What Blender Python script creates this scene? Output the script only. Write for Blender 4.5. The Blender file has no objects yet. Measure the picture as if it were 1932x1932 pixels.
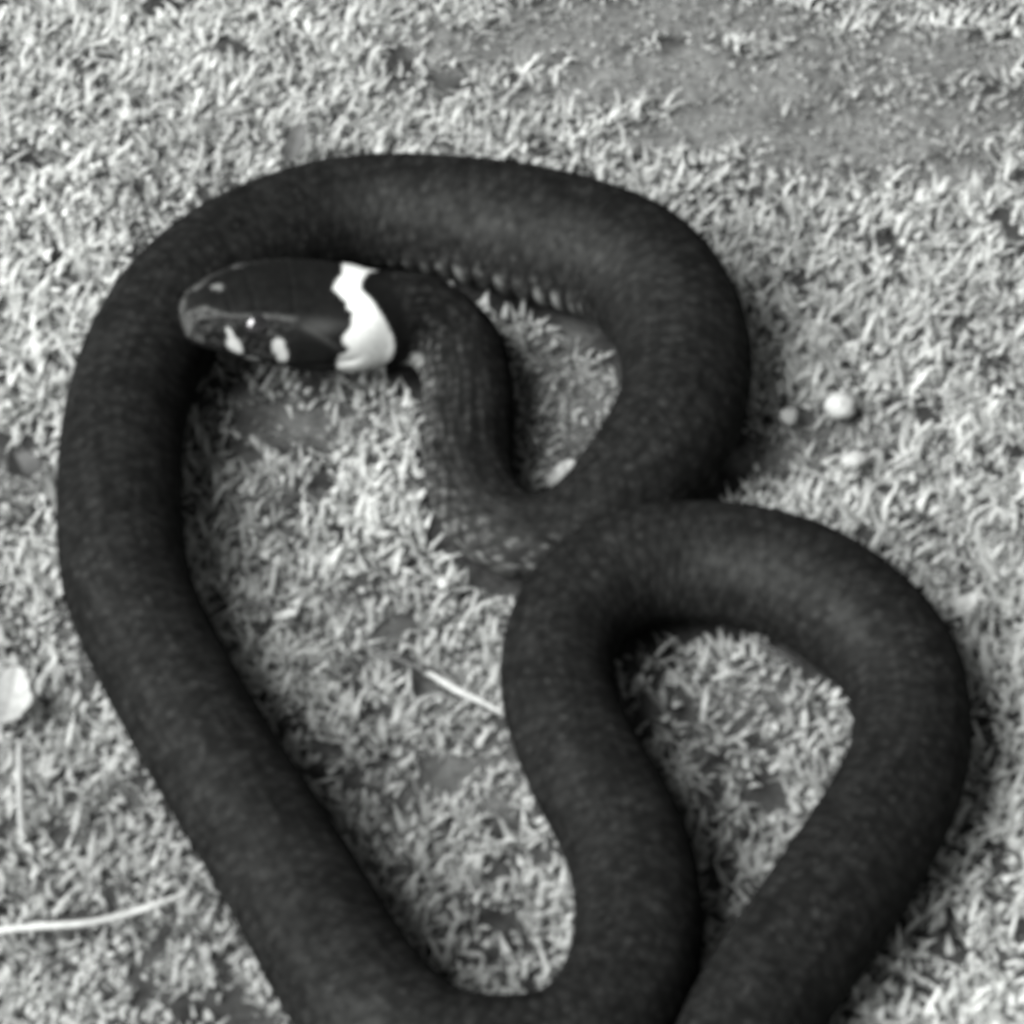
import bpy, math
import numpy as np
from mathutils import Vector

R = math.radians
rng = np.random.default_rng(7)
S = bpy.context.scene
C = S.collection

# ------------------------------------------------------------------ camera
PITCH = R(43)            # degrees below the horizon
DIST = 0.90              # metres from lens to the middle of the picture
WIDE = 0.20              # metres of ground across the picture, at the middle
cam_d = bpy.data.cameras.new('camera')
cam = bpy.data.objects.new('camera', cam_d)
C.objects.link(cam)
S.camera = cam
FWD = np.array([0.0, math.cos(PITCH), -math.sin(PITCH)])
UPV = np.array([0.0, math.sin(PITCH), math.cos(PITCH)])
RGT = np.array([1.0, 0.0, 0.0])
CAM = np.array([0.0, 0.0, 0.008]) - FWD * DIST
cam.location = CAM
cam.rotation_euler = (math.pi / 2 - PITCH, 0, 0)
cam_d.sensor_width = 36
cam_d.lens = 36 * DIST / WIDE
cam_d.clip_start = 0.02
cam_d.clip_end = 500
cam_d.dof.use_dof = True
cam_d.dof.focus_distance = 40.0
cam_d.dof.aperture_fstop = 122.0       # a small, far-focused lens: everything near is evenly a little soft

# ------------------------------------------------------------------ light
SUN_EL, SUN_AZ = R(44), R(236)       # azimuth clockwise from +Y (away from the viewer)
world = bpy.data.worlds.new('World')
S.world = world
world.use_nodes = True
nt = world.node_tree
sky = nt.nodes.new('ShaderNodeTexSky')
sky.sky_type = 'NISHITA'
sky.sun_disc = False
sky.sun_elevation = SUN_EL
sky.sun_rotation = SUN_AZ
bw = nt.nodes.new('ShaderNodeRGBToBW')
nt.links.new(sky.outputs[0], bw.inputs[0])
bg = nt.nodes['Background']
nt.links.new(bw.outputs[0], bg.inputs[0])
bg.inputs[1].default_value = 0.05
sun_d = bpy.data.lights.new('sun', 'SUN')
sun_d.energy = 4.2
sun_d.angle = R(40)
sun = bpy.data.objects.new('sun', sun_d)
C.objects.link(sun)
to_sun = Vector((math.sin(SUN_AZ) * math.cos(SUN_EL), math.cos(SUN_AZ) * math.cos(SUN_EL), math.sin(SUN_EL)))
sun.rotation_euler = to_sun.to_track_quat('Z', 'Y').to_euler()
sun.location = to_sun * 3

S.view_settings.view_transform = 'Standard'
S.view_settings.look = 'None'
S.view_settings.exposure = 1.80
S.view_settings.gamma = 1
S.cycles.pixel_filter_type = 'BLACKMAN_HARRIS'
S.cycles.filter_width = 3.6


# ------------------------------------------------------------------ helpers
def ray(x, y):
    """direction through a point of the photograph measured on a 1932 wide copy"""
    k = WIDE / 1932.0
    return FWD * DIST + RGT * ((x - 966) * k) + UPV * ((966 - y) * k)


def on(x, y, z=0.0):
    d = ray(x, y)
    t = (z - CAM[2]) / d[2]
    return CAM + d * t


def px(x, y, z=0.0):
    """metres per picture unit at that spot"""
    d = ray(x, y)
    return WIDE / 1932.0 * ((z - CAM[2]) / d[2])


def tag(o, label=None, cat=None, group=None, kind=None):
    for k, v in (('label', label), ('category', cat), ('group', group), ('kind', kind)):
        if v:
            o[k] = v
    return o


def mesh_np(name, verts, faces, mat=None, parent=None, smooth=True, col=None, uv=None):
    """faces: (n,3) or (n,4) int array"""
    me = bpy.data.meshes.new(name)
    verts = np.asarray(verts, dtype=np.float32)
    faces = np.asarray(faces, dtype=np.int32)
    n, k = faces.shape
    me.vertices.add(len(verts))
    me.vertices.foreach_set('co', verts.ravel())
    me.loops.add(n * k)
    me.loops.foreach_set('vertex_index', faces.ravel())
    me.polygons.add(n)
    me.polygons.foreach_set('loop_start', np.arange(0, n * k, k, dtype=np.int32))
    me.update(calc_edges=True)
    me.polygons.foreach_set('use_smooth', np.full(n, smooth))
    if col is not None:
        a = me.attributes.new('tone', 'FLOAT', 'POINT')
        a.data.foreach_set('value', np.asarray(col, dtype=np.float32))
    me.validate()
    o = bpy.data.objects.new(name, me)
    C.objects.link(o)
    if mat:
        me.materials.append(mat)
    if parent:
        o.parent = parent
    return o


def smoothstep(a, b, x):
    t = np.clip((x - a) / (b - a), 0, 1)
    return t * t * (3 - 2 * t)


def _hash(ix, iy, seed):
    h = (ix.astype(np.int64) * 374761393 + iy.astype(np.int64) * 668265263 + seed * 974634777) & 0x7fffffff
    h = ((h ^ (h >> 13)) * 1274126177) & 0x7fffffff
    return ((h ^ (h >> 16)) & 0xffff) / 65535.0


def vnoise(x, y, seed=0):
    ix, iy = np.floor(x), np.floor(y)
    fx, fy = x - ix, y - iy
    fx = fx * fx * (3 - 2 * fx)
    fy = fy * fy * (3 - 2 * fy)
    a = _hash(ix, iy, seed); b = _hash(ix + 1, iy, seed)
    c = _hash(ix, iy + 1, seed); d = _hash(ix + 1, iy + 1, seed)
    return (a * (1 - fx) + b * fx) * (1 - fy) + (c * (1 - fx) + d * fx) * fy


def fbm(x, y, seed=0, oct=3):
    s, a, t = 0, 1.0, 0
    for k in range(oct):
        s = s + a * vnoise(x * 2 ** k, y * 2 ** k, seed + 11 * k)
        t += a
        a *= .5
    return s / t


def new_mat(name):
    m = bpy.data.materials.new(name)
    m.use_nodes = True
    return m, m.node_tree, m.node_tree.nodes['Principled BSDF']


TINT = (0.975, 1.0, 0.965)           # the photograph's faint green grey


def tone_material(name, rough=0.6, spec=0.4, noise=0.25, scale=900, transl=0.0, bump=0.0):
    """grey colour from the mesh's tone attribute with a fine grain on top"""
    m, nt, p = new_mat(name)
    at = nt.nodes.new('ShaderNodeAttribute'); at.attribute_name = 'tone'
    no = nt.nodes.new('ShaderNodeTexNoise'); no.inputs['Scale'].default_value = scale
    no.inputs['Detail'].default_value = 4
    tc = nt.nodes.new('ShaderNodeTexCoord')
    nt.links.new(tc.outputs['Object'], no.inputs['Vector'])
    mr = nt.nodes.new('ShaderNodeMapRange')
    mr.inputs['From Min'].default_value = .25; mr.inputs['From Max'].default_value = .75
    mr.inputs['To Min'].default_value = 1 - noise; mr.inputs['To Max'].default_value = 1 + noise
    nt.links.new(no.outputs['Fac'], mr.inputs['Value'])
    mu = nt.nodes.new('ShaderNodeMath'); mu.operation = 'MULTIPLY'
    nt.links.new(at.outputs['Fac'], mu.inputs[0]); nt.links.new(mr.outputs[0], mu.inputs[1])
    vm = nt.nodes.new('ShaderNodeVectorMath'); vm.operation = 'SCALE'
    vm.inputs[0].default_value = TINT
    nt.links.new(mu.outputs[0], vm.inputs['Scale'])
    nt.links.new(vm.outputs[0], p.inputs['Base Color'])
    p.inputs['Roughness'].default_value = rough
    p.inputs['Specular IOR Level'].default_value = spec
    if bump:
        b = nt.nodes.new('ShaderNodeBump'); b.inputs['Strength'].default_value = bump
        b.inputs['Distance'].default_value = 0.0006
        nt.links.new(no.outputs['Fac'], b.inputs['Height']); nt.links.new(b.outputs[0], p.inputs['Normal'])
    if transl:
        t = nt.nodes.new('ShaderNodeBsdfTranslucent')
        nt.links.new(vm.outputs[0], t.inputs['Color'])
        mx = nt.nodes.new('ShaderNodeMixShader'); mx.inputs[0].default_value = transl
        out = nt.nodes['Material Output']
        nt.links.new(p.outputs[0], mx.inputs[1]); nt.links.new(t.outputs[0], mx.inputs[2])
        nt.links.new(mx.outputs[0], out.inputs['Surface'])
    return m


# ------------------------------------------------------------------ the snake's line
# x, y, half width (all on the 1932 wide copy), height of the axis (None: lies on the ground), pale flank 0..1
LINE = [
    (700, 602, 97, .0165, .9), (758, 602, 92, .0145, 1.0), (815, 616, 88, .012, 1.0), (860, 655, 86, None, 1.0),
    (882, 715, 84, None, 1.0), (886, 785, 84, None, 1.0), (884, 860, 84, None, 1.0), (896, 930, 85, None, 1.0),
    (932, 985, 84, None, 1.0), (987, 1014, 83, None, 1.0), (1050, 1008, 86, None, .8), (1120, 975, 97, None, .5),
    (1188, 915, 111, None, .4), (1252, 838, 122, None, .5), (1290, 750, 122, None, .6), (1293, 660, 125, None, .5),
    (1252, 564, 131, None, .5), (1188, 503, 134, None, .7), (1106, 469, 134, None, 1.0), (1010, 443, 133, None, 1.0),
    (895, 419, 126, None, .9), (780, 402, 115, None, .5), (660, 402, 110, None, .2), (545, 432, 113, None, .1),
    (430, 490, 118, None, .1), (338, 570, 120, None, .1), (275, 668, 118, None, .3), (240, 770, 117, None, .3),
    (226, 880, 118, None, .2), (227, 1000, 121, None, .1), (242, 1110, 122, None, .1), (284, 1212, 121, None, .1),
    (342, 1322, 122, None, .1), (410, 1440, 123, None, .1), (482, 1555, 126, None, .1), (556, 1676, 129, None, .1),
    (625, 1795, 135, None, .1), (715, 1918, 138, None, .1), (830, 1995, 138, None, .1), (950, 2012, 138, None, .1),
    (1065, 1990, 133, None, .1), (1152, 1915, 128, None, .1), (1200, 1800, 125, None, .2), (1203, 1690, 121, None, .3),
    (1180, 1590, 120, None, .2), (1130, 1490, 118, None, .2), (1080, 1390, 112, None, .4), (1052, 1290, 107, None, .6),
    (1062, 1200, 108, None, .5), (1112, 1125, 115, None, .3), (1190, 1078, 119, None, .2), (1290, 1062, 119, None, .2),
    (1400, 1070, 123, None, .2), (1510, 1102, 124, None, .3), (1612, 1166, 126, None, .3), (1690, 1246, 118, None, .2),
    (1720, 1340, 112, None, .1), (1715, 1430, 115, None, .1), (1675, 1530, 122, None, .1), (1610, 1640, 128, None, .1),
    (1535, 1750, 130, None, .1), (1458, 1860, 128, None, .1), (1392, 1975, 124, None, .1), (1350, 2100, 116, None, .1),
    (1340, 2240, 104, None, .1), (1370, 2390, 88, None, .1), (1450, 2530, 70, None, .1), (1570, 2620, 50, None, .1),
    (1720, 2640, 30, None, .1), (1860, 2600, 8, None, .1),
]
NOSE = (345, 600, .0235)          # tip of the snout, raised onto the coil beside it


def line_points():
    P, r, pale = [], [], []
    for x, y, hw, z, pl in LINE:
        zz = .011
        for _ in range(4):
            rad = hw * px(x, y, zz)
            zz = z if z is not None else rad * .93
        P.append(on(x, y, zz)); r.append(rad); pale.append(pl)
    return np.array(P), np.array(r), np.array(pale)


def spline(t0, V, t):
    """natural cubic spline through V at t0, evaluated at t (numpy)"""
    V = np.asarray(V, float)
    one = V.ndim == 1
    if one:
        V = V[:, None]
    n = len(t0); h = np.diff(t0)
    A = np.zeros((n, n)); B = np.zeros_like(V)
    A[0, 0] = A[-1, -1] = 1
    for i in range(1, n - 1):
        A[i, i - 1], A[i, i], A[i, i + 1] = h[i - 1], 2 * (h[i - 1] + h[i]), h[i]
        B[i] = 3 * ((V[i + 1] - V[i]) / h[i] - (V[i] - V[i - 1]) / h[i - 1])
    c = np.linalg.solve(A, B)
    b = (V[1:] - V[:-1]) / h[:, None] - h[:, None] * (2 * c[:-1] + c[1:]) / 3
    d = (c[1:] - c[:-1]) / (3 * h[:, None])
    i = np.clip(np.searchsorted(t0, t, side='right') - 1, 0, n - 2)
    u = (t - t0[i])[:, None]
    out = V[i] + b[i] * u + c[i] * u ** 2 + d[i] * u ** 3
    return out[:, 0] if one else out


BP, BR, BPALE = line_points()
nose = on(*NOSE)
HEAD_MID = on(520, 595, .0200)
ALL = np.vstack([nose[None], HEAD_MID[None], BP])
tt = np.concatenate([[0], np.cumsum(np.linalg.norm(np.diff(ALL, axis=0), axis=1))])
HEADLEN = tt[2]
fine = np.linspace(0, tt[-1], 6000)
fp = spline(tt, ALL, fine)
arc = np.concatenate([[0], np.cumsum(np.linalg.norm(np.diff(fp, axis=0), axis=1))])
TOTAL = arc[-1]


# ------------------------------------------------------------------ ground
# bare spots where soil shows (x, y, half width, half height, strength) on the 1932 wide copy
BARE = [(1330, 130, 430, 75, .9), (1600, 230, 310, 80, .85), (1010, 60, 260, 60, .9), (1060, 770, 110, 190, .55),
        (1700, 90, 260, 60, .85), (1330, 230, 230, 50, .9), (600, 770, 190, 60, .45), (480, 1010, 110, 190, .2),
        (640, 1120, 150, 90, .25), (1560, 800, 130, 60, .5), (15, 1405, 40, 20, 1.0), (1250, 15, 420, 50, .85), (1790, 310, 100, 36, .8), (160, 1180, 60, 130, .4),
        (1440, 840, 60, 30, .8), (40, 890, 60, 50, .7), (1180, 120, 150, 70, .6)]
BARE_W = []
for x, y, a, b, s in BARE:
    c = on(x, y, .002); k = px(x, y)
    BARE_W.append((c[0], c[1], a * k, b * k / math.sin(PITCH), s))


def bare(x, y):
    m = smoothstep(.60, .80, fbm(x * 22 + 5, y * 22, 3)) * .6
    j = (fbm(x * 120, y * 120, 9) - .5) * 1.1
    for cx, cy, a, b, s in BARE_W:
        d = np.sqrt(((x - cx) / a) ** 2 + ((y - cy) / b) ** 2) + j
        m = np.maximum(m, s * (1 - smoothstep(.55, 1.15, d)))
    return m


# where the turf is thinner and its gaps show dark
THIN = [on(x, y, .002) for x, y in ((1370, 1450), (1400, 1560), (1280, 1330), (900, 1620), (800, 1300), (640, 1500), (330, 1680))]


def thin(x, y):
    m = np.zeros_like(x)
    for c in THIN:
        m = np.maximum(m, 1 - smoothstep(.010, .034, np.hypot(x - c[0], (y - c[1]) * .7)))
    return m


def relief(x, y):
    near = np.exp(-(x ** 2 + y ** 2) / .6)
    return near * ((fbm(x * 45, y * 45, 1) - .5) * .004 + (fbm(x * 330, y * 330, 2, 2) - .5) * .0016) - .0012


def axis():
    near = np.linspace(-.26, .26, 261)
    far = .26 + np.geomspace(.004, 60, 46)
    return np.concatenate([-far[::-1], near, far])


gx, gy = axis(), axis()
X, Y = np.meshgrid(gx, gy)
Z = relief(X, Y)
nx, ny = len(gx), len(gy)
idx = np.arange(nx * ny).reshape(ny, nx)
gf = np.stack([idx[:-1, :-1], idx[:-1, 1:], idx[1:, 1:], idx[1:, :-1]], -1).reshape(-1, 4)
far = smoothstep(.30, .5, np.hypot(X, Y))
soil = .020 + .062 * bare(X, Y) + .05 * (fbm(X * 260, Y * 260, 21) - .5)
soil = soil * (1 - far) + far * .16
ground_mat = tone_material('soil', rough=.95, spec=.15, noise=.5, scale=700, bump=.6)
ground = mesh_np('ground', np.stack([X, Y, Z], -1).reshape(-1, 3), gf, ground_mat, col=np.clip(soil, .008, .4).ravel())
tag(ground, kind='structure')

# ------------------------------------------------------------------ grass
keep_p = fp[::6]
keep_r = np.interp(arc[::6], tt[2:], BR, left=.008)


keep_f = np.interp(arc[::6] / HEADLEN, [0, 1.2, 4.3, 5.0, 7.5, 9.5, 12], [.8, 1.12, 1.12, .84, .68, .68, .72])


def under_snake(x, y):
    hit = np.zeros(len(x), bool)
    for a in range(0, len(x), 4000):
        d = np.hypot(x[a:a + 4000, None] - keep_p[None, :, 0], y[a:a + 4000, None] - keep_p[None, :, 1])
        low = keep_p[None, :, 2] - keep_r[None, :] * .8 < .0045
        hit[a:a + 4000] = ((d < (keep_r * keep_f)[None, :]) & low).any(1)
    return hit


def leaves(n, x0, x1, y0, y1, wid, leng, lean, tone, seg=3, keep_bare=.22, tip=.15, lift=0.0, ring=False):
    """n small blades as one block of vertices, triangles and tones"""
    x = rng.uniform(x0, x1, n); y = rng.uniform(y0, y1, n)
    if ring:                                           # only outside the finely grown middle
        o_ = (np.abs(x) > .16) | (np.abs(y) > .20)
        x, y = x[o_], y[o_]
        n = len(x)
    clump = fbm(x * 75, y * 75, 31)
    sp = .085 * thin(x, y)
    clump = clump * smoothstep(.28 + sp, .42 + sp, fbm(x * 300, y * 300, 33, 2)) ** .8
    ok = rng.random(n) < (1 - bare(x, y) * (1 - keep_bare)) * smoothstep(.08, .42, clump)
    x, y = x[ok], y[ok]
    ok = ~under_snake(x, y)
    x, y = x[ok], y[ok]
    n = len(x)
    L = rng.uniform(*leng, n) * (.7 + .6 * fbm(x * 40, y * 40, 41)) * (1 - .55 * bare(x, y))
    W = rng.uniform(*wid, n)
    az = rng.uniform(0, 2 * np.pi, n)
    th = R(1) * rng.uniform(*lean, n)                 # lean from upright at the foot
    bend = rng.uniform(.1, 1.0, n)
    tw = rng.uniform(-.8, .8, n)
    z0 = relief(x, y) - .0006 + lift * rng.random(n)
    px_, py_, pz_ = x.copy(), y.copy(), z0
    rows = []
    for k in range(seg + 1):
        f = k / seg
        w = W * (1 - (1 - tip) * f ** 2.2) * (.62 + .38 * math.sin(math.pi * min(1, f * .8 + .25))) * .5
        a = az + np.pi / 2 + tw * f
        sx, sy = np.cos(a) * w, np.sin(a) * w
        rows.append(np.stack([px_ - sx, py_ - sy, pz_], -1))
        rows.append(np.stack([px_ + sx, py_ + sy, pz_ + .15 * w], -1))
        t = th + bend * f
        px_ = px_ + np.cos(az) * np.sin(t) * L / seg
        py_ = py_ + np.sin(az) * np.sin(t) * L / seg
        pz_ = pz_ + np.cos(t) * L / seg
    V = np.stack(rows, 1)                              # n, 2(seg+1), 3
    m = V.shape[1]
    q = []
    for k in range(seg):
        b = 2 * k
        q += [(b, b + 1, b + 3, b + 2)]
    F = (np.arange(n)[:, None, None] * m + np.array(q)[None]).reshape(-1, 4)
    patch = .5 * fbm(x * 30, y * 30, 51) + .5 * fbm(x * 9 + 3, y * 9, 52)
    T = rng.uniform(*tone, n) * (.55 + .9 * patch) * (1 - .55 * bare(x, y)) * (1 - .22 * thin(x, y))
    T = np.repeat(T, m)
    return V.reshape(-1, 3), F, T


grass_mat = tone_material('grass_blade', rough=.65, spec=.25, noise=.2, scale=500, transl=.42)
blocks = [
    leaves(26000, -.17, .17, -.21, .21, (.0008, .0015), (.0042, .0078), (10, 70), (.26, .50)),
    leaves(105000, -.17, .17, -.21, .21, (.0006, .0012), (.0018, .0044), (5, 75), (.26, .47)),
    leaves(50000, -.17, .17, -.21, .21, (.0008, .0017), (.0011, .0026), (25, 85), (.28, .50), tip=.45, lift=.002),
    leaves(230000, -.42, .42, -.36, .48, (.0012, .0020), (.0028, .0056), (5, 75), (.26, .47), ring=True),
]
vs, fs, ts, off = [], [], [], 0
for v, f, t in blocks:
    vs.append(v); fs.append(f + off); ts.append(t); off += len(v)
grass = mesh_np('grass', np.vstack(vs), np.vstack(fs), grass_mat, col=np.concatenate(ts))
tag(grass, 'short pale grass and tiny leaves covering the ground', 'grass', kind='stuff')

# ------------------------------------------------------------------ snake body: one swept, scaled skin
step_h, step_b = .00022, .00036
sv = np.concatenate([HEADLEN * 1.25 * np.linspace(0, 1, 230) ** 1.25, np.arange(HEADLEN * 1.25 + step_b, TOTAL - .002, step_b)])
tv = np.interp(sv, arc, fine)
cen = spline(tt, ALL, tv)
tan = np.gradient(cen, sv, axis=0)
tan /= np.linalg.norm(tan, axis=1)[:, None]
side = np.cross(tan, np.array([0, 0, 1.0]))
side /= np.linalg.norm(side, axis=1)[:, None]
upn = np.cross(side, tan)
NA = 120
th = np.linspace(-np.pi, np.pi, NA, endpoint=False)        # 0 is the middle of the back
SN, CS = np.sin(th), np.cos(th)

# half width, height above and below the axis, along the head (fractions of HEADLEN), then the body radius
U = 1932 / WIDE
hk = np.array([0, .012, .04, .09, .17, .28, .42, .58, .74, .88, 1.0])
hw = np.array([8, 38, 54, 66, 80, 95, 107, 115, 118, 111, 100]) / U
ht = np.array([6, 28, 42, 51, 60, 71, 81, 85, 86, 86, 87]) / U
hb = np.array([6, 28, 38, 44, 50, 57, 63, 69, 74, 79, 84]) / U
rad_body = np.interp(tv, tt[2:], spline(np.arange(len(BR)), BR, np.arange(len(BR))))
fr = sv / HEADLEN
head = 1 - smoothstep(.92, 1.25, fr)
wide = np.interp(fr, hk, hw) * head + rad_body * (1 - head)
top = np.interp(fr, hk, ht) * head + rad_body * .97 * (1 - head)
bot = np.interp(fr, hk, hb) * head + rad_body * .95 * (1 - head)
pale = np.interp(tv, tt[2:], BPALE, left=.9)
# smooth the radii along the body
ker = np.hanning(61); ker /= ker.sum()
for arr in (wide, top, bot):
    sm = np.convolve(np.pad(arr, 30, mode='edge'), ker, 'valid')
    k = smoothstep(1.1, 1.5, fr)
    arr[:] = arr * (1 - k) + sm * k

FR, TH = np.meshgrid(fr, th, indexing='ij')
SV = np.repeat(sv[:, None], NA, 1)
sn, cs = np.sin(TH), np.cos(TH)
HEADW = head[:, None]
# cross-section: rounder body; the head a flat crown with upright cheeks
e = 1 - .28 * HEADW * (1 - smoothstep(.9, 1.1, FR))
cx = np.sign(sn) * np.abs(sn) ** e
cz = np.sign(cs) * np.abs(cs) ** e
cz = np.where(cz < 0, cz * (1 - .10 * (1 - HEADW)), cz)
rx = wide[:, None] * cx
rz = np.where(cz > 0, top[:, None], bot[:, None]) * cz
# the skin turns a little about the axis here and there (the body is twisted in its bends)
ROLL = np.interp(tv, tt[2:], np.interp(np.arange(len(BP)), [0, 1, 3, 9, 11, 12, 15, 16, 17, 20, 22, 45, 46, 49, 51],
                                       [0, 8, 32, 34, 20, 14, 12, 0, -22, -24, 0, 0, -22, -20, 0]), left=0)
TH0 = TH
TH = (TH + R(1) * ROLL[:, None] + np.pi) % (2 * np.pi) - np.pi
# scales
ROWS = 20
LS = .0034
bq = TH / (2 * np.pi) * ROWS
p = SV / LS + bq / 2; q = SV / LS - bq / 2
fpq, fq = p - np.floor(p), q - np.floor(q)
edge = np.minimum(np.minimum(fpq, 1 - fpq), np.minimum(fq, 1 - fq))
dors = smoothstep(0, .16, edge) + .35 * (fpq + fq) / 2
cell = _hash(np.floor(p), np.floor(q) % ROWS, 5)
LV = .0046
fv = SV / LV - np.floor(SV / LV)
ven = smoothstep(0, .16, fv) * (1 - smoothstep(.75, 1, fv) * .55)
vm = smoothstep(R(108), R(116), np.abs(TH))
rel = dors * (1 - vm) + ven * 1.6 * vm
onbody = smoothstep(.95, 1.2, FR)
disp = (rel - .8) * (.00008 + .00022 * vm * pale[:, None]) * onbody
# head relief: brow ridge, mouth line, eye hollow, nostril, plates on the crown
A = np.abs(TH)
A0 = np.abs(TH0)
ridge = np.exp(-((A0 - R(42)) / R(8)) ** 2) * smoothstep(.05, .2, FR) * (1 - smoothstep(.55, .75, FR))
mouth_at = R(112) - R(18) * smoothstep(.45, .95, FR)
mouth = np.exp(-((A - mouth_at) / R(3.2)) ** 2) * smoothstep(.0, .05, FR) * (1 - smoothstep(.86, .92, FR))
eyeh = np.exp(-((FR - .345) / .06) ** 2 - ((A0 - R(63)) / R(13)) ** 2)
nos = np.exp(-((FR - .066) / .018) ** 2 - ((A0 - R(62)) / R(12)) ** 2)
plates = (np.exp(-((FR - .33) / .008) ** 2) + np.exp(-((FR - .55) / .008) ** 2) + np.exp(-((FR - .20) / .008) ** 2)
          + np.exp(-(TH / R(3)) ** 2) * ((FR > .55) | (FR < .33))) * (A < R(45))
disp += (ridge * .00042 - mouth * .0006 - eyeh * .0007 - nos * .0009 - plates * .00016) * (1 - onbody)
nr = np.sqrt(rx ** 2 + rz ** 2) + 1e-9
grow = 1 + disp / nr
verts = cen[:, None, :] + side[:, None, :] * (rx * grow)[..., None] + upn[:, None, :] * (rz * grow)[..., None]

# skin colours
mott = fbm(SV * 420, TH * 9, 61)
fine_m = fbm(SV * 1300, TH * 26, 62)
streak = fbm(SV * 130, TH * 16, 63)
tone = .0050 + .006 * (mott - .5) + .003 * (cell - .3) + .012 * smoothstep(.68, .80, fine_m) + .008 * (streak - .5)
tone = tone * (.58 + .50 * smoothstep(0, .2, edge))
tone = np.where(vm * pale[:, None] * onbody * (fv < .12) > .4, .004, tone)
# pale belly plates and the mottled lowest flank rows
neck = (1 - smoothstep(3.0, 4.3, FR)) * onbody
tone = tone * (1 + neck * onbody * 2.8 * (streak - .5))
fl = smoothstep(R(88) - R(22) * neck, R(124) - R(24) * neck, A + (mott - .5) * 1.1) * pale[:, None] * onbody
tone = tone + fl * (.25 + .75 * neck) * (.006 + .085 * smoothstep(.45, .70, fine_m) * smoothstep(.05, .25, edge))
belly = smoothstep(R(112), R(124), A) * pale[:, None] * smoothstep(.10, .25, fv) * onbody
cres = smoothstep(.38, .62, fv) * (1 - smoothstep(.84, .95, fv))
tone = tone + belly * (1 - .75 * neck) * (.010 + .10 * cres * smoothstep(.25, .6, mott))
# head: black crown, grey temples, pale lip shields with black seams
near = np.where(side[:, 1:2] < 0, 1.0, -1.0)
deg = np.degrees(TH0) * near                     # degrees from the middle of the back, towards the near cheek
AD = np.abs(deg)
hd = 1 - smoothstep(1.02, 1.10, FR)


def spot(f, a, df, da, shear=0):
    """an oval mark at (length along the head, degrees)"""
    wob = (fbm(SV * 1100, TH * 12, 73) - .5) * .35
    return 1 - smoothstep(.8, 1.05, np.sqrt(((FR - f - shear * (AD - a) / 57.3) / df) ** 2 + ((AD - a) / da) ** 2) + wob)


def line(pts, half):
    """a soft line through (length, degrees) points"""
    f0 = np.array([p_[0] for p_ in pts]); a0 = np.array([p_[1] for p_ in pts])
    return np.exp(-((AD - np.interp(FR, f0, a0)) / half) ** 2) * smoothstep(f0[0] - .02, f0[0] + .02, FR) * (1 - smoothstep(f0[-1] - .03, f0[-1] + .03, FR))


htone = .0025 + .003 * fine_m
htone = htone + .030 * line([(.06, 20), (.18, 42), (.56, 45)], 3.5) + .022 * np.exp(-((FR - .70) / .11) ** 2 - ((AD - 51) / 10) ** 2)  # brow ridge highlight painted as a pale line, then the grey temple
htone = htone + .016 * line([(.60, 54), (.66, 60), (.80, 84)], 4)
snout = smoothstep(12, 22, AD) * (1 - smoothstep(40, 52, AD)) * (1 - smoothstep(.10, .16, FR)) * smoothstep(.012, .03, FR)
htone = htone + .025 * snout * smoothstep(.3, .55, fbm(SV * 900, TH * 5, 71))
rim = (1 - smoothstep(.012, .022, FR)) * smoothstep(0, 20, AD) + spot(.045, 100, .03, 12)
htone = htone + .035 * rim * smoothstep(.3, .5, fbm(SV * 700, TH * 7, 72))
lip = np.maximum.reduce([spot(.19, 76, .016, 13, .10), spot(.225, 93, .042, 12, .12), spot(.465, 83, .038, 9),
                         spot(.500, 96, .036, 11), spot(.335, 113, .05, 6) * .5])
htone = htone * (1 - lip) + lip * .27
fleck = smoothstep(.60, .72, fbm(SV * 1500, TH * 16, 74)) * smoothstep(34, 44, AD) * (1 - smoothstep(100, 112, AD)) * (1 - smoothstep(.45, .6, FR))  # broken highlights along brow and lip, painted into the skin tone
htone = htone + .035 * fleck
mark = np.maximum(spot(.31, 42, .035, 5, -.1) * (deg < 0), spot(.173, 7, .032, 5, -.1) * (deg < 0))  # two small crown glints painted as pale spots
htone = htone * (1 - mark) + .10 * mark
htone = htone * (1 - .8 * mouth) * (1 - .9 * nos)
tone = tone * (1 - hd) + htone * hd
# the white collar: its front and back edge by angle
ca = [-180, -45, -9, 3, 12, 18, 27, 33, 54, 66, 75, 84, 87, 91, 108, 120, 180]
cf = [.849, .849, .817, .761, .798, .817, .817, .842, .830,   .798, .803, .836, .824, .790, .803, .830, .83]
da = [-180, -44, -36, -20, 3, 18, 33, 54, 69, 87, 105, 120, 130, 180]
db = [.95, 1.02, 1.06, .975, .893, .932, .951, .983, 1.009, 1.029, 1.036, 1.012, .98, .93]
jag = (fbm(SV * 1300, TH * 14, 81) - .5) * .010
jag2 = (fbm(SV * 1300, TH * 14, 82) - .5) * .010
cfi, cbi = np.interp(deg, ca, cf), np.interp(deg, da, db)
ins = smoothstep(-.007, .007, FR + jag - cfi) * (1 - smoothstep(-.007, .007, FR + jag2 - cbi))
tone = tone * (1 - ins) + ins * (.44 + .06 * (mott - .5))
# black margin behind the collar, then the pale throat
mar = smoothstep(0, .012, FR - cbi) * (1 - smoothstep(.05, .13, FR - cbi))
tone = tone * (1 - .75 * mar)
throat = smoothstep(88, 102, AD) * (1 - smoothstep(124, 136, AD)) * smoothstep(1.13, 1.19, FR) * (1 - smoothstep(1.45, 1.66, FR)) * smoothstep(.25, .38, mott)
tone = tone * (1 - throat) + throat * .34

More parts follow.
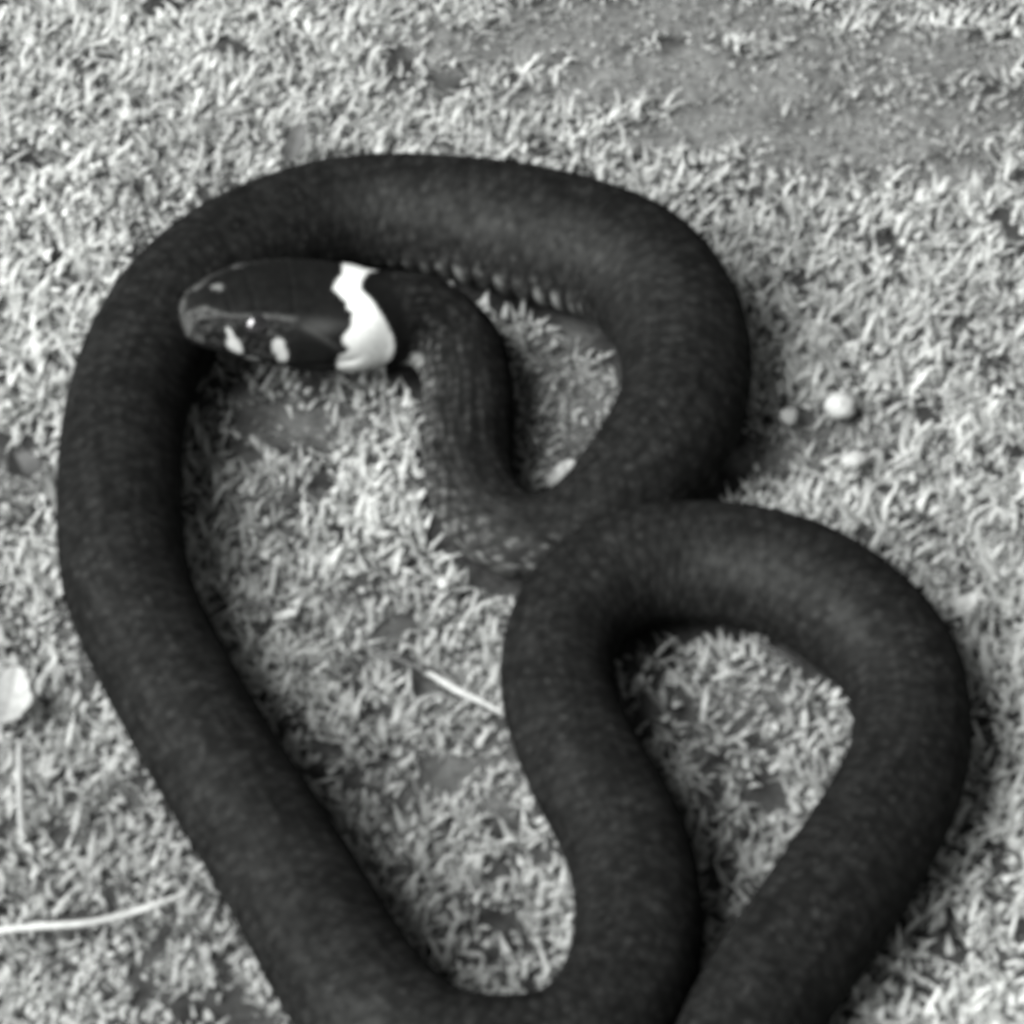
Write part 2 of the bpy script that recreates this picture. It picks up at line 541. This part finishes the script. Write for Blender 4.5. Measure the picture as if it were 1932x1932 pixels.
NR = len(sv)
ii = np.arange(NR * NA).reshape(NR, NA)
jj = np.roll(ii, -1, axis=1)
bf = np.stack([ii[:-1], jj[:-1], jj[1:], ii[1:]], -1).reshape(-1, 4)[:, ::-1]
vv = verts.reshape(-1, 3)
skin_mat = tone_material('snake_skin', rough=.8, spec=0.0, noise=.18, scale=1600)
nt_ = skin_mat.node_tree
dif = nt_.nodes.new('ShaderNodeBsdfDiffuse')
glo = nt_.nodes.new('ShaderNodeBsdfGlossy')
add = nt_.nodes.new('ShaderNodeAddShader')
glo.inputs['Roughness'].default_value = .60
nz = nt_.nodes.new('ShaderNodeTexNoise'); nz.inputs['Scale'].default_value = 420; nz.inputs['Detail'].default_value = 5
tc_ = nt_.nodes.new('ShaderNodeTexCoord'); nt_.links.new(tc_.outputs['Object'], nz.inputs['Vector'])
rmp = nt_.nodes.new('ShaderNodeValToRGB')
rmp.color_ramp.elements[0].position = .3; rmp.color_ramp.elements[0].color = (.0024, .0025, .0024, 1)
rmp.color_ramp.elements[1].position = .7; rmp.color_ramp.elements[1].color = (.0094, .0097, .0093, 1)
nt_.links.new(nz.outputs['Fac'], rmp.inputs[0]); nt_.links.new(rmp.outputs[0], glo.inputs['Color'])
for n_ in nt_.nodes:
    if n_.type == 'VECT_MATH':
        nt_.links.new(n_.outputs[0], dif.inputs['Color'])
nt_.links.new(dif.outputs[0], add.inputs[0]); nt_.links.new(glo.outputs[0], add.inputs[1])
nt_.links.new(add.outputs[0], nt_.nodes['Material Output'].inputs['Surface'])
snake = bpy.data.objects.new('snake', None)
C.objects.link(snake)
snake.empty_display_size = .02
tag(snake, 'black snake with a white collar lying in loose loops on the grass', 'snake')
body = mesh_np('body', vv, bf, skin_mat, snake, col=np.clip(tone, .003, .8).ravel())
# close the two ends
import bmesh
bm = bmesh.new(); bm.from_mesh(body.data); bm.verts.ensure_lookup_table()
for ring in (list(range(NA))[::1], list(range((NR - 1) * NA, NR * NA))[::-1]):
    try:
        bm.faces.new([bm.verts[k] for k in ring])
    except ValueError:
        pass
bmesh.ops.recalc_face_normals(bm, faces=bm.faces)
bm.to_mesh(body.data); bm.free()

eye_mat, nt_, pb = new_mat('eye_gloss')
lw = nt_.nodes.new('ShaderNodeTexNoise'); lw.inputs['Scale'].default_value = 1500
cr = nt_.nodes.new('ShaderNodeValToRGB')
cr.color_ramp.elements[0].color = (.002, .002, .002, 1); cr.color_ramp.elements[1].color = (.010, .010, .010, 1)
nt_.links.new(lw.outputs['Fac'], cr.inputs[0]); nt_.links.new(cr.outputs[0], pb.inputs['Base Color'])
pb.inputs['Roughness'].default_value = .14
pb.inputs['Specular IOR Level'].default_value = .7


def sphere(c, r, squash, ax, name, mat, parent, n=24, m=16):
    u = np.linspace(0, 2 * np.pi, n, endpoint=False); v = np.linspace(.02, np.pi - .02, m)
    Vv, Uu = np.meshgrid(v, u, indexing='ij')
    P = np.stack([np.sin(Vv) * np.cos(Uu), np.sin(Vv) * np.sin(Uu), np.cos(Vv)], -1).reshape(-1, 3) * r
    P = P - np.outer(P @ ax, ax) * (1 - squash) + c
    k = np.arange(m * n).reshape(m, n); l = np.roll(k, -1, 1)
    F = np.stack([k[:-1], k[1:], l[1:], l[:-1]], -1).reshape(-1, 4)
    return mesh_np(name, P, F, mat, parent)


ke = int(np.argmin(np.abs(fr - .345)))
for sgn in (1, -1):
    ja = int(np.argmin(np.abs(th - sgn * R(63))))
    c = verts[ke, ja]
    nrm = side[ke] * sgn * math.sin(R(66)) + upn[ke] * math.cos(R(66))
    sphere(c - nrm * .0004, 0.0029, .62, nrm, 'eye', eye_mat, snake)

# ------------------------------------------------------------------ crumbs of soil and broken bits of leaf on the ground
def crumbs(n):
    x = rng.uniform(-.17, .17, n); y = rng.uniform(-.21, .21, n)
    ok = (rng.random(n) < .25 + .75 * bare(x, y))
    x, y = x[ok], y[ok]
    ok = ~under_snake(x, y)
    x, y = x[ok], y[ok]; n = len(x)
    base = np.array([[1, 0, 0], [0, 1, 0], [-1, 0, 0], [0, -1, 0], [0, 0, .8], [0, 0, -.6]])
    V = base[None] * rng.uniform(.5, 1.3, (n, 6, 3)) * (rng.uniform(.0003, .0010, n) ** 1.0)[:, None, None]
    V[..., 2] *= rng.uniform(.3, 1, n)[:, None]
    a = rng.uniform(0, 6.28, n)
    c_, s_ = np.cos(a)[:, None], np.sin(a)[:, None]
    V = np.stack([V[..., 0] * c_ - V[..., 1] * s_, V[..., 0] * s_ + V[..., 1] * c_, V[..., 2]], -1)
    V += np.stack([x, y, relief(x, y) + .0003], -1)[:, None]
    t = np.array([(0, 1, 4), (1, 2, 4), (2, 3, 4), (3, 0, 4), (1, 0, 5), (2, 1, 5), (3, 2, 5), (0, 3, 5)])
    F = (np.arange(n)[:, None, None] * 6 + t[None]).reshape(-1, 3)
    T = np.repeat(np.where(rng.random(n) < .3, rng.uniform(.12, .24, n), rng.uniform(.03, .14, n)), 6)
    return V.reshape(-1, 3), F, T


cv, cf_, ct = crumbs(26000)
tag(mesh_np('soil_crumbs', cv, cf_, ground_mat, smooth=False, col=ct),
    'fine crumbs of soil and leaf on the bare spots between the grass', 'soil crumbs', kind='stuff')

# ------------------------------------------------------------------ small things lying in the grass
litter_mat = tone_material('dry_litter', rough=.7, spec=.3, noise=.25, scale=1200, transl=.1)
stone_mat = tone_material('stone', rough=.85, spec=.25, noise=.3, scale=900, bump=.5)


def tube(pts, rads, n=8):
    pts = np.asarray(pts, float)
    d = np.concatenate([[0], np.cumsum(np.linalg.norm(np.diff(pts, axis=0), axis=1))])
    s = np.linspace(0, d[-1], 30)
    c = spline(d, pts, s); r = np.interp(s, d, rads)
    t = np.gradient(c, s, axis=0); t /= np.linalg.norm(t, axis=1)[:, None]
    ref = np.array([.3, .2, .93]); a = np.cross(t, ref); a /= np.linalg.norm(a, axis=1)[:, None]
    b = np.cross(a, t)
    u = np.linspace(0, 2 * np.pi, n, endpoint=False)
    V = c[:, None] + (a[:, None] * np.cos(u)[None, :, None] + b[:, None] * np.sin(u)[None, :, None]) * r[:, None, None]
    k = np.arange(len(s) * n).reshape(-1, n); l = np.roll(k, -1, 1)
    F = np.stack([k[:-1], l[:-1], l[1:], k[1:]], -1).reshape(-1, 4)
    return V.reshape(-1, 3), F


def stalk(name, pts, rads, tone, label, cat):
    k = px(966, 966)
    P = [on(x, y, z) for x, y, z in pts]
    V, F = tube(P, np.array(rads) * k)
    T = tone * (.85 + .3 * fbm(V[:, 0] * 900, V[:, 1] * 900, 91))
    return tag(mesh_np(name, V, F, litter_mat, col=T), label, cat)


stalk('straw', [(-40, 1762, .0055), (60, 1749, .0065), (160, 1742, .0065), (250, 1722, .006), (300, 1705, .0065), (350, 1686, .006)],
      [7, 7, 6.5, 6, 6, 4], .31, 'long pale straw lying across the grass beside the thick lower coil', 'straw')
stalk('straw', [(792, 1264, .002), (825, 1279, .005), (868, 1305, .0055), (905, 1322, .005), (948, 1345, .004)],
      [2, 6, 7, 6, 4], .26, 'short pale straw sloping down to touch the lower small loop', 'straw')
stalk('stem', [(686, 1214, .004), (722, 1232, .005), (760, 1247, .005), (806, 1270, .004)], [3, 4, 4, 3], .05,
      'thin dark stem sloping up and away from the short pale straw', 'stem')
stalk('dry_blade', [(44, 1585, .0), (40, 1530, .006), (37, 1465, .013), (36, 1395, .019)], [8, 8, 7, 3], .23,
      'pale dry blade standing upright in the grass at the picture edge', 'grass blade')
stalk('twig', [(432, 1158, .004), (462, 1143, .0045), (492, 1139, .0045), (520, 1155, .004), (552, 1176, .004), (578, 1182, .003)],
      [3, 4.5, 5, 5, 4, 2], .05, 'thin dark curved twig on open ground inside the big loop', 'twig')
stalk('twig', [(1432, 1209, .006), (1465, 1228, .006), (1500, 1247, .005), (1524, 1268, .003)], [4, 5, 5, 4], .015,
      'short black twig lying under the arch of the small loop', 'twig')


def pebble(x, y, a, b, c, tone, label, z=None):
    k = px(x, y)
    n, m = 20, 13
    u = np.linspace(0, 2 * np.pi, n, endpoint=False); v = np.linspace(.05, np.pi - .05, m)
    Vv, Uu = np.meshgrid(v, u, indexing='ij')
    D = np.stack([np.sin(Vv) * np.cos(Uu), np.sin(Vv) * np.sin(Uu), np.cos(Vv)], -1).reshape(-1, 3)
    lump = (.74 + .52 * fbm(D[:, 0] * 1.7 + x, D[:, 1] * 1.7 + D[:, 2] * 1.3 + y, 95, 3))
    P = D * np.array([a, b, c]) * k * lump[:, None]
    zz = c * k * .75 if z is None else z
    P = P + on(x, y, zz)
    kk = np.arange(m * n).reshape(m, n); l = np.roll(kk, -1, 1)
    F = np.stack([kk[:-1], kk[1:], l[1:], l[:-1]], -1).reshape(-1, 4)
    T = tone * (.8 + .4 * fbm(P[:, 0] * 1200, P[:, 1] * 1200, 96))
    return tag(mesh_np('pebble', P, F, stone_mat, col=T), label, 'pebble', 'pebbles in the grass')


pebble(1586, 766, 30, 28, 25, .25, 'round white pebble, biggest of the pebbles in the grass', .0030)
pebble(1488, 786, 18, 18, 16, .19, 'small grey pebble between the upper coil and the white pebble', .0035)
pebble(1612, 868, 24, 18, 15, .21, 'flattish pale pebble just below the round white pebble', .0035)
pebble(838, 1102, 13, 12, 11, .26, 'tiny bright pebble against the outside of the neck bend', .004)


def leaf(name, x, y, ln, wd, ang, tone, label, z=.005, curl=.35, cat='leaf', tilt=.3):
    """an oval leaf with a midrib fold and a curled edge; ang is its heading on the ground"""
    k = px(x, y); n, m = 15, 9
    a = np.linspace(-1, 1, n); b = np.linspace(-1, 1, m)
    A_, B_ = np.meshgrid(a, b, indexing='ij')
    w = np.sqrt(np.clip(1 - A_ ** 2, .0008, 1)) * (1 - .25 * A_) * (.72 + .56 * fbm(A_ * 2.3 + x * .37, np.sign(B_) * 3 + y * .11, 99))
    X_ = A_ * ln * k; Y_ = B_ * w * wd * k
    Z_ = np.abs(B_) * w * wd * k * curl + (A_ ** 2) * ln * k * curl * .6 + A_ * ln * k * tilt * .4 + (fbm(A_ * 3 + x, B_ * 3, 97) - .5) * .0008
    ca_, sa_ = math.cos(ang), math.sin(ang)
    P = np.stack([X_ * ca_ - Y_ * sa_, X_ * sa_ + Y_ * ca_, Z_], -1).reshape(-1, 3)
    th_ = .00025
    P2 = P - np.array([0, 0, th_])
    c = on(x, y, z)
    V = np.vstack([P, P2]) + c
    i = np.arange(n * m).reshape(n, m); o_ = n * m
    F = np.stack([i[:-1, :-1], i[1:, :-1], i[1:, 1:], i[:-1, 1:]], -1).reshape(-1, 4)
    rim = np.concatenate([i[:, 0], i[-1, 1:], i[::-1, -1][1:], i[0, ::-1][1:]])
    rf = np.stack([rim[:-1], rim[1:], rim[1:] + o_, rim[:-1] + o_], -1)
    F = np.vstack([F, F[:, ::-1] + o_, rf])
    T = tone * (.7 + .6 * fbm(V[:, 0] * 700, V[:, 1] * 700, 98)) * np.tile((.8 + .2 * smoothstep(0, .25, np.abs(B_))).ravel(), 2)
    return tag(mesh_np(name, V, F, litter_mat, col=T), label, cat)


leaf('dead_leaf', 1060, 900, 40, 22, R(62), .17, 'pale oval dead leaf on bare soil inside the upper loop', .006)
leaf('dead_leaf', 16, 1322, 70, 46, R(80), .22, 'large whitish dead leaf in the grass at the picture edge', .007)
leaf('dead_leaf', 42, 888, 36, 34, R(120), .03, 'dark curled withered leaf in the grass outside the big loop', .0055, curl=.6, tilt=.1)
leaf('dead_leaf', 556, 276, 34, 22, R(70), .05, 'dark withered leaf sticking up behind the top of the upper loop', .006, curl=.5, tilt=1.4)
leaf('dead_leaf', 538, 1162, 24, 10, R(15), .26, 'small white flake of dead leaf beside the dark curved twig', .005)
leaf('dead_leaf', 1822, 1142, 28, 20, R(40), .25, 'pale broken leaf in the grass outside the small loop', .006)
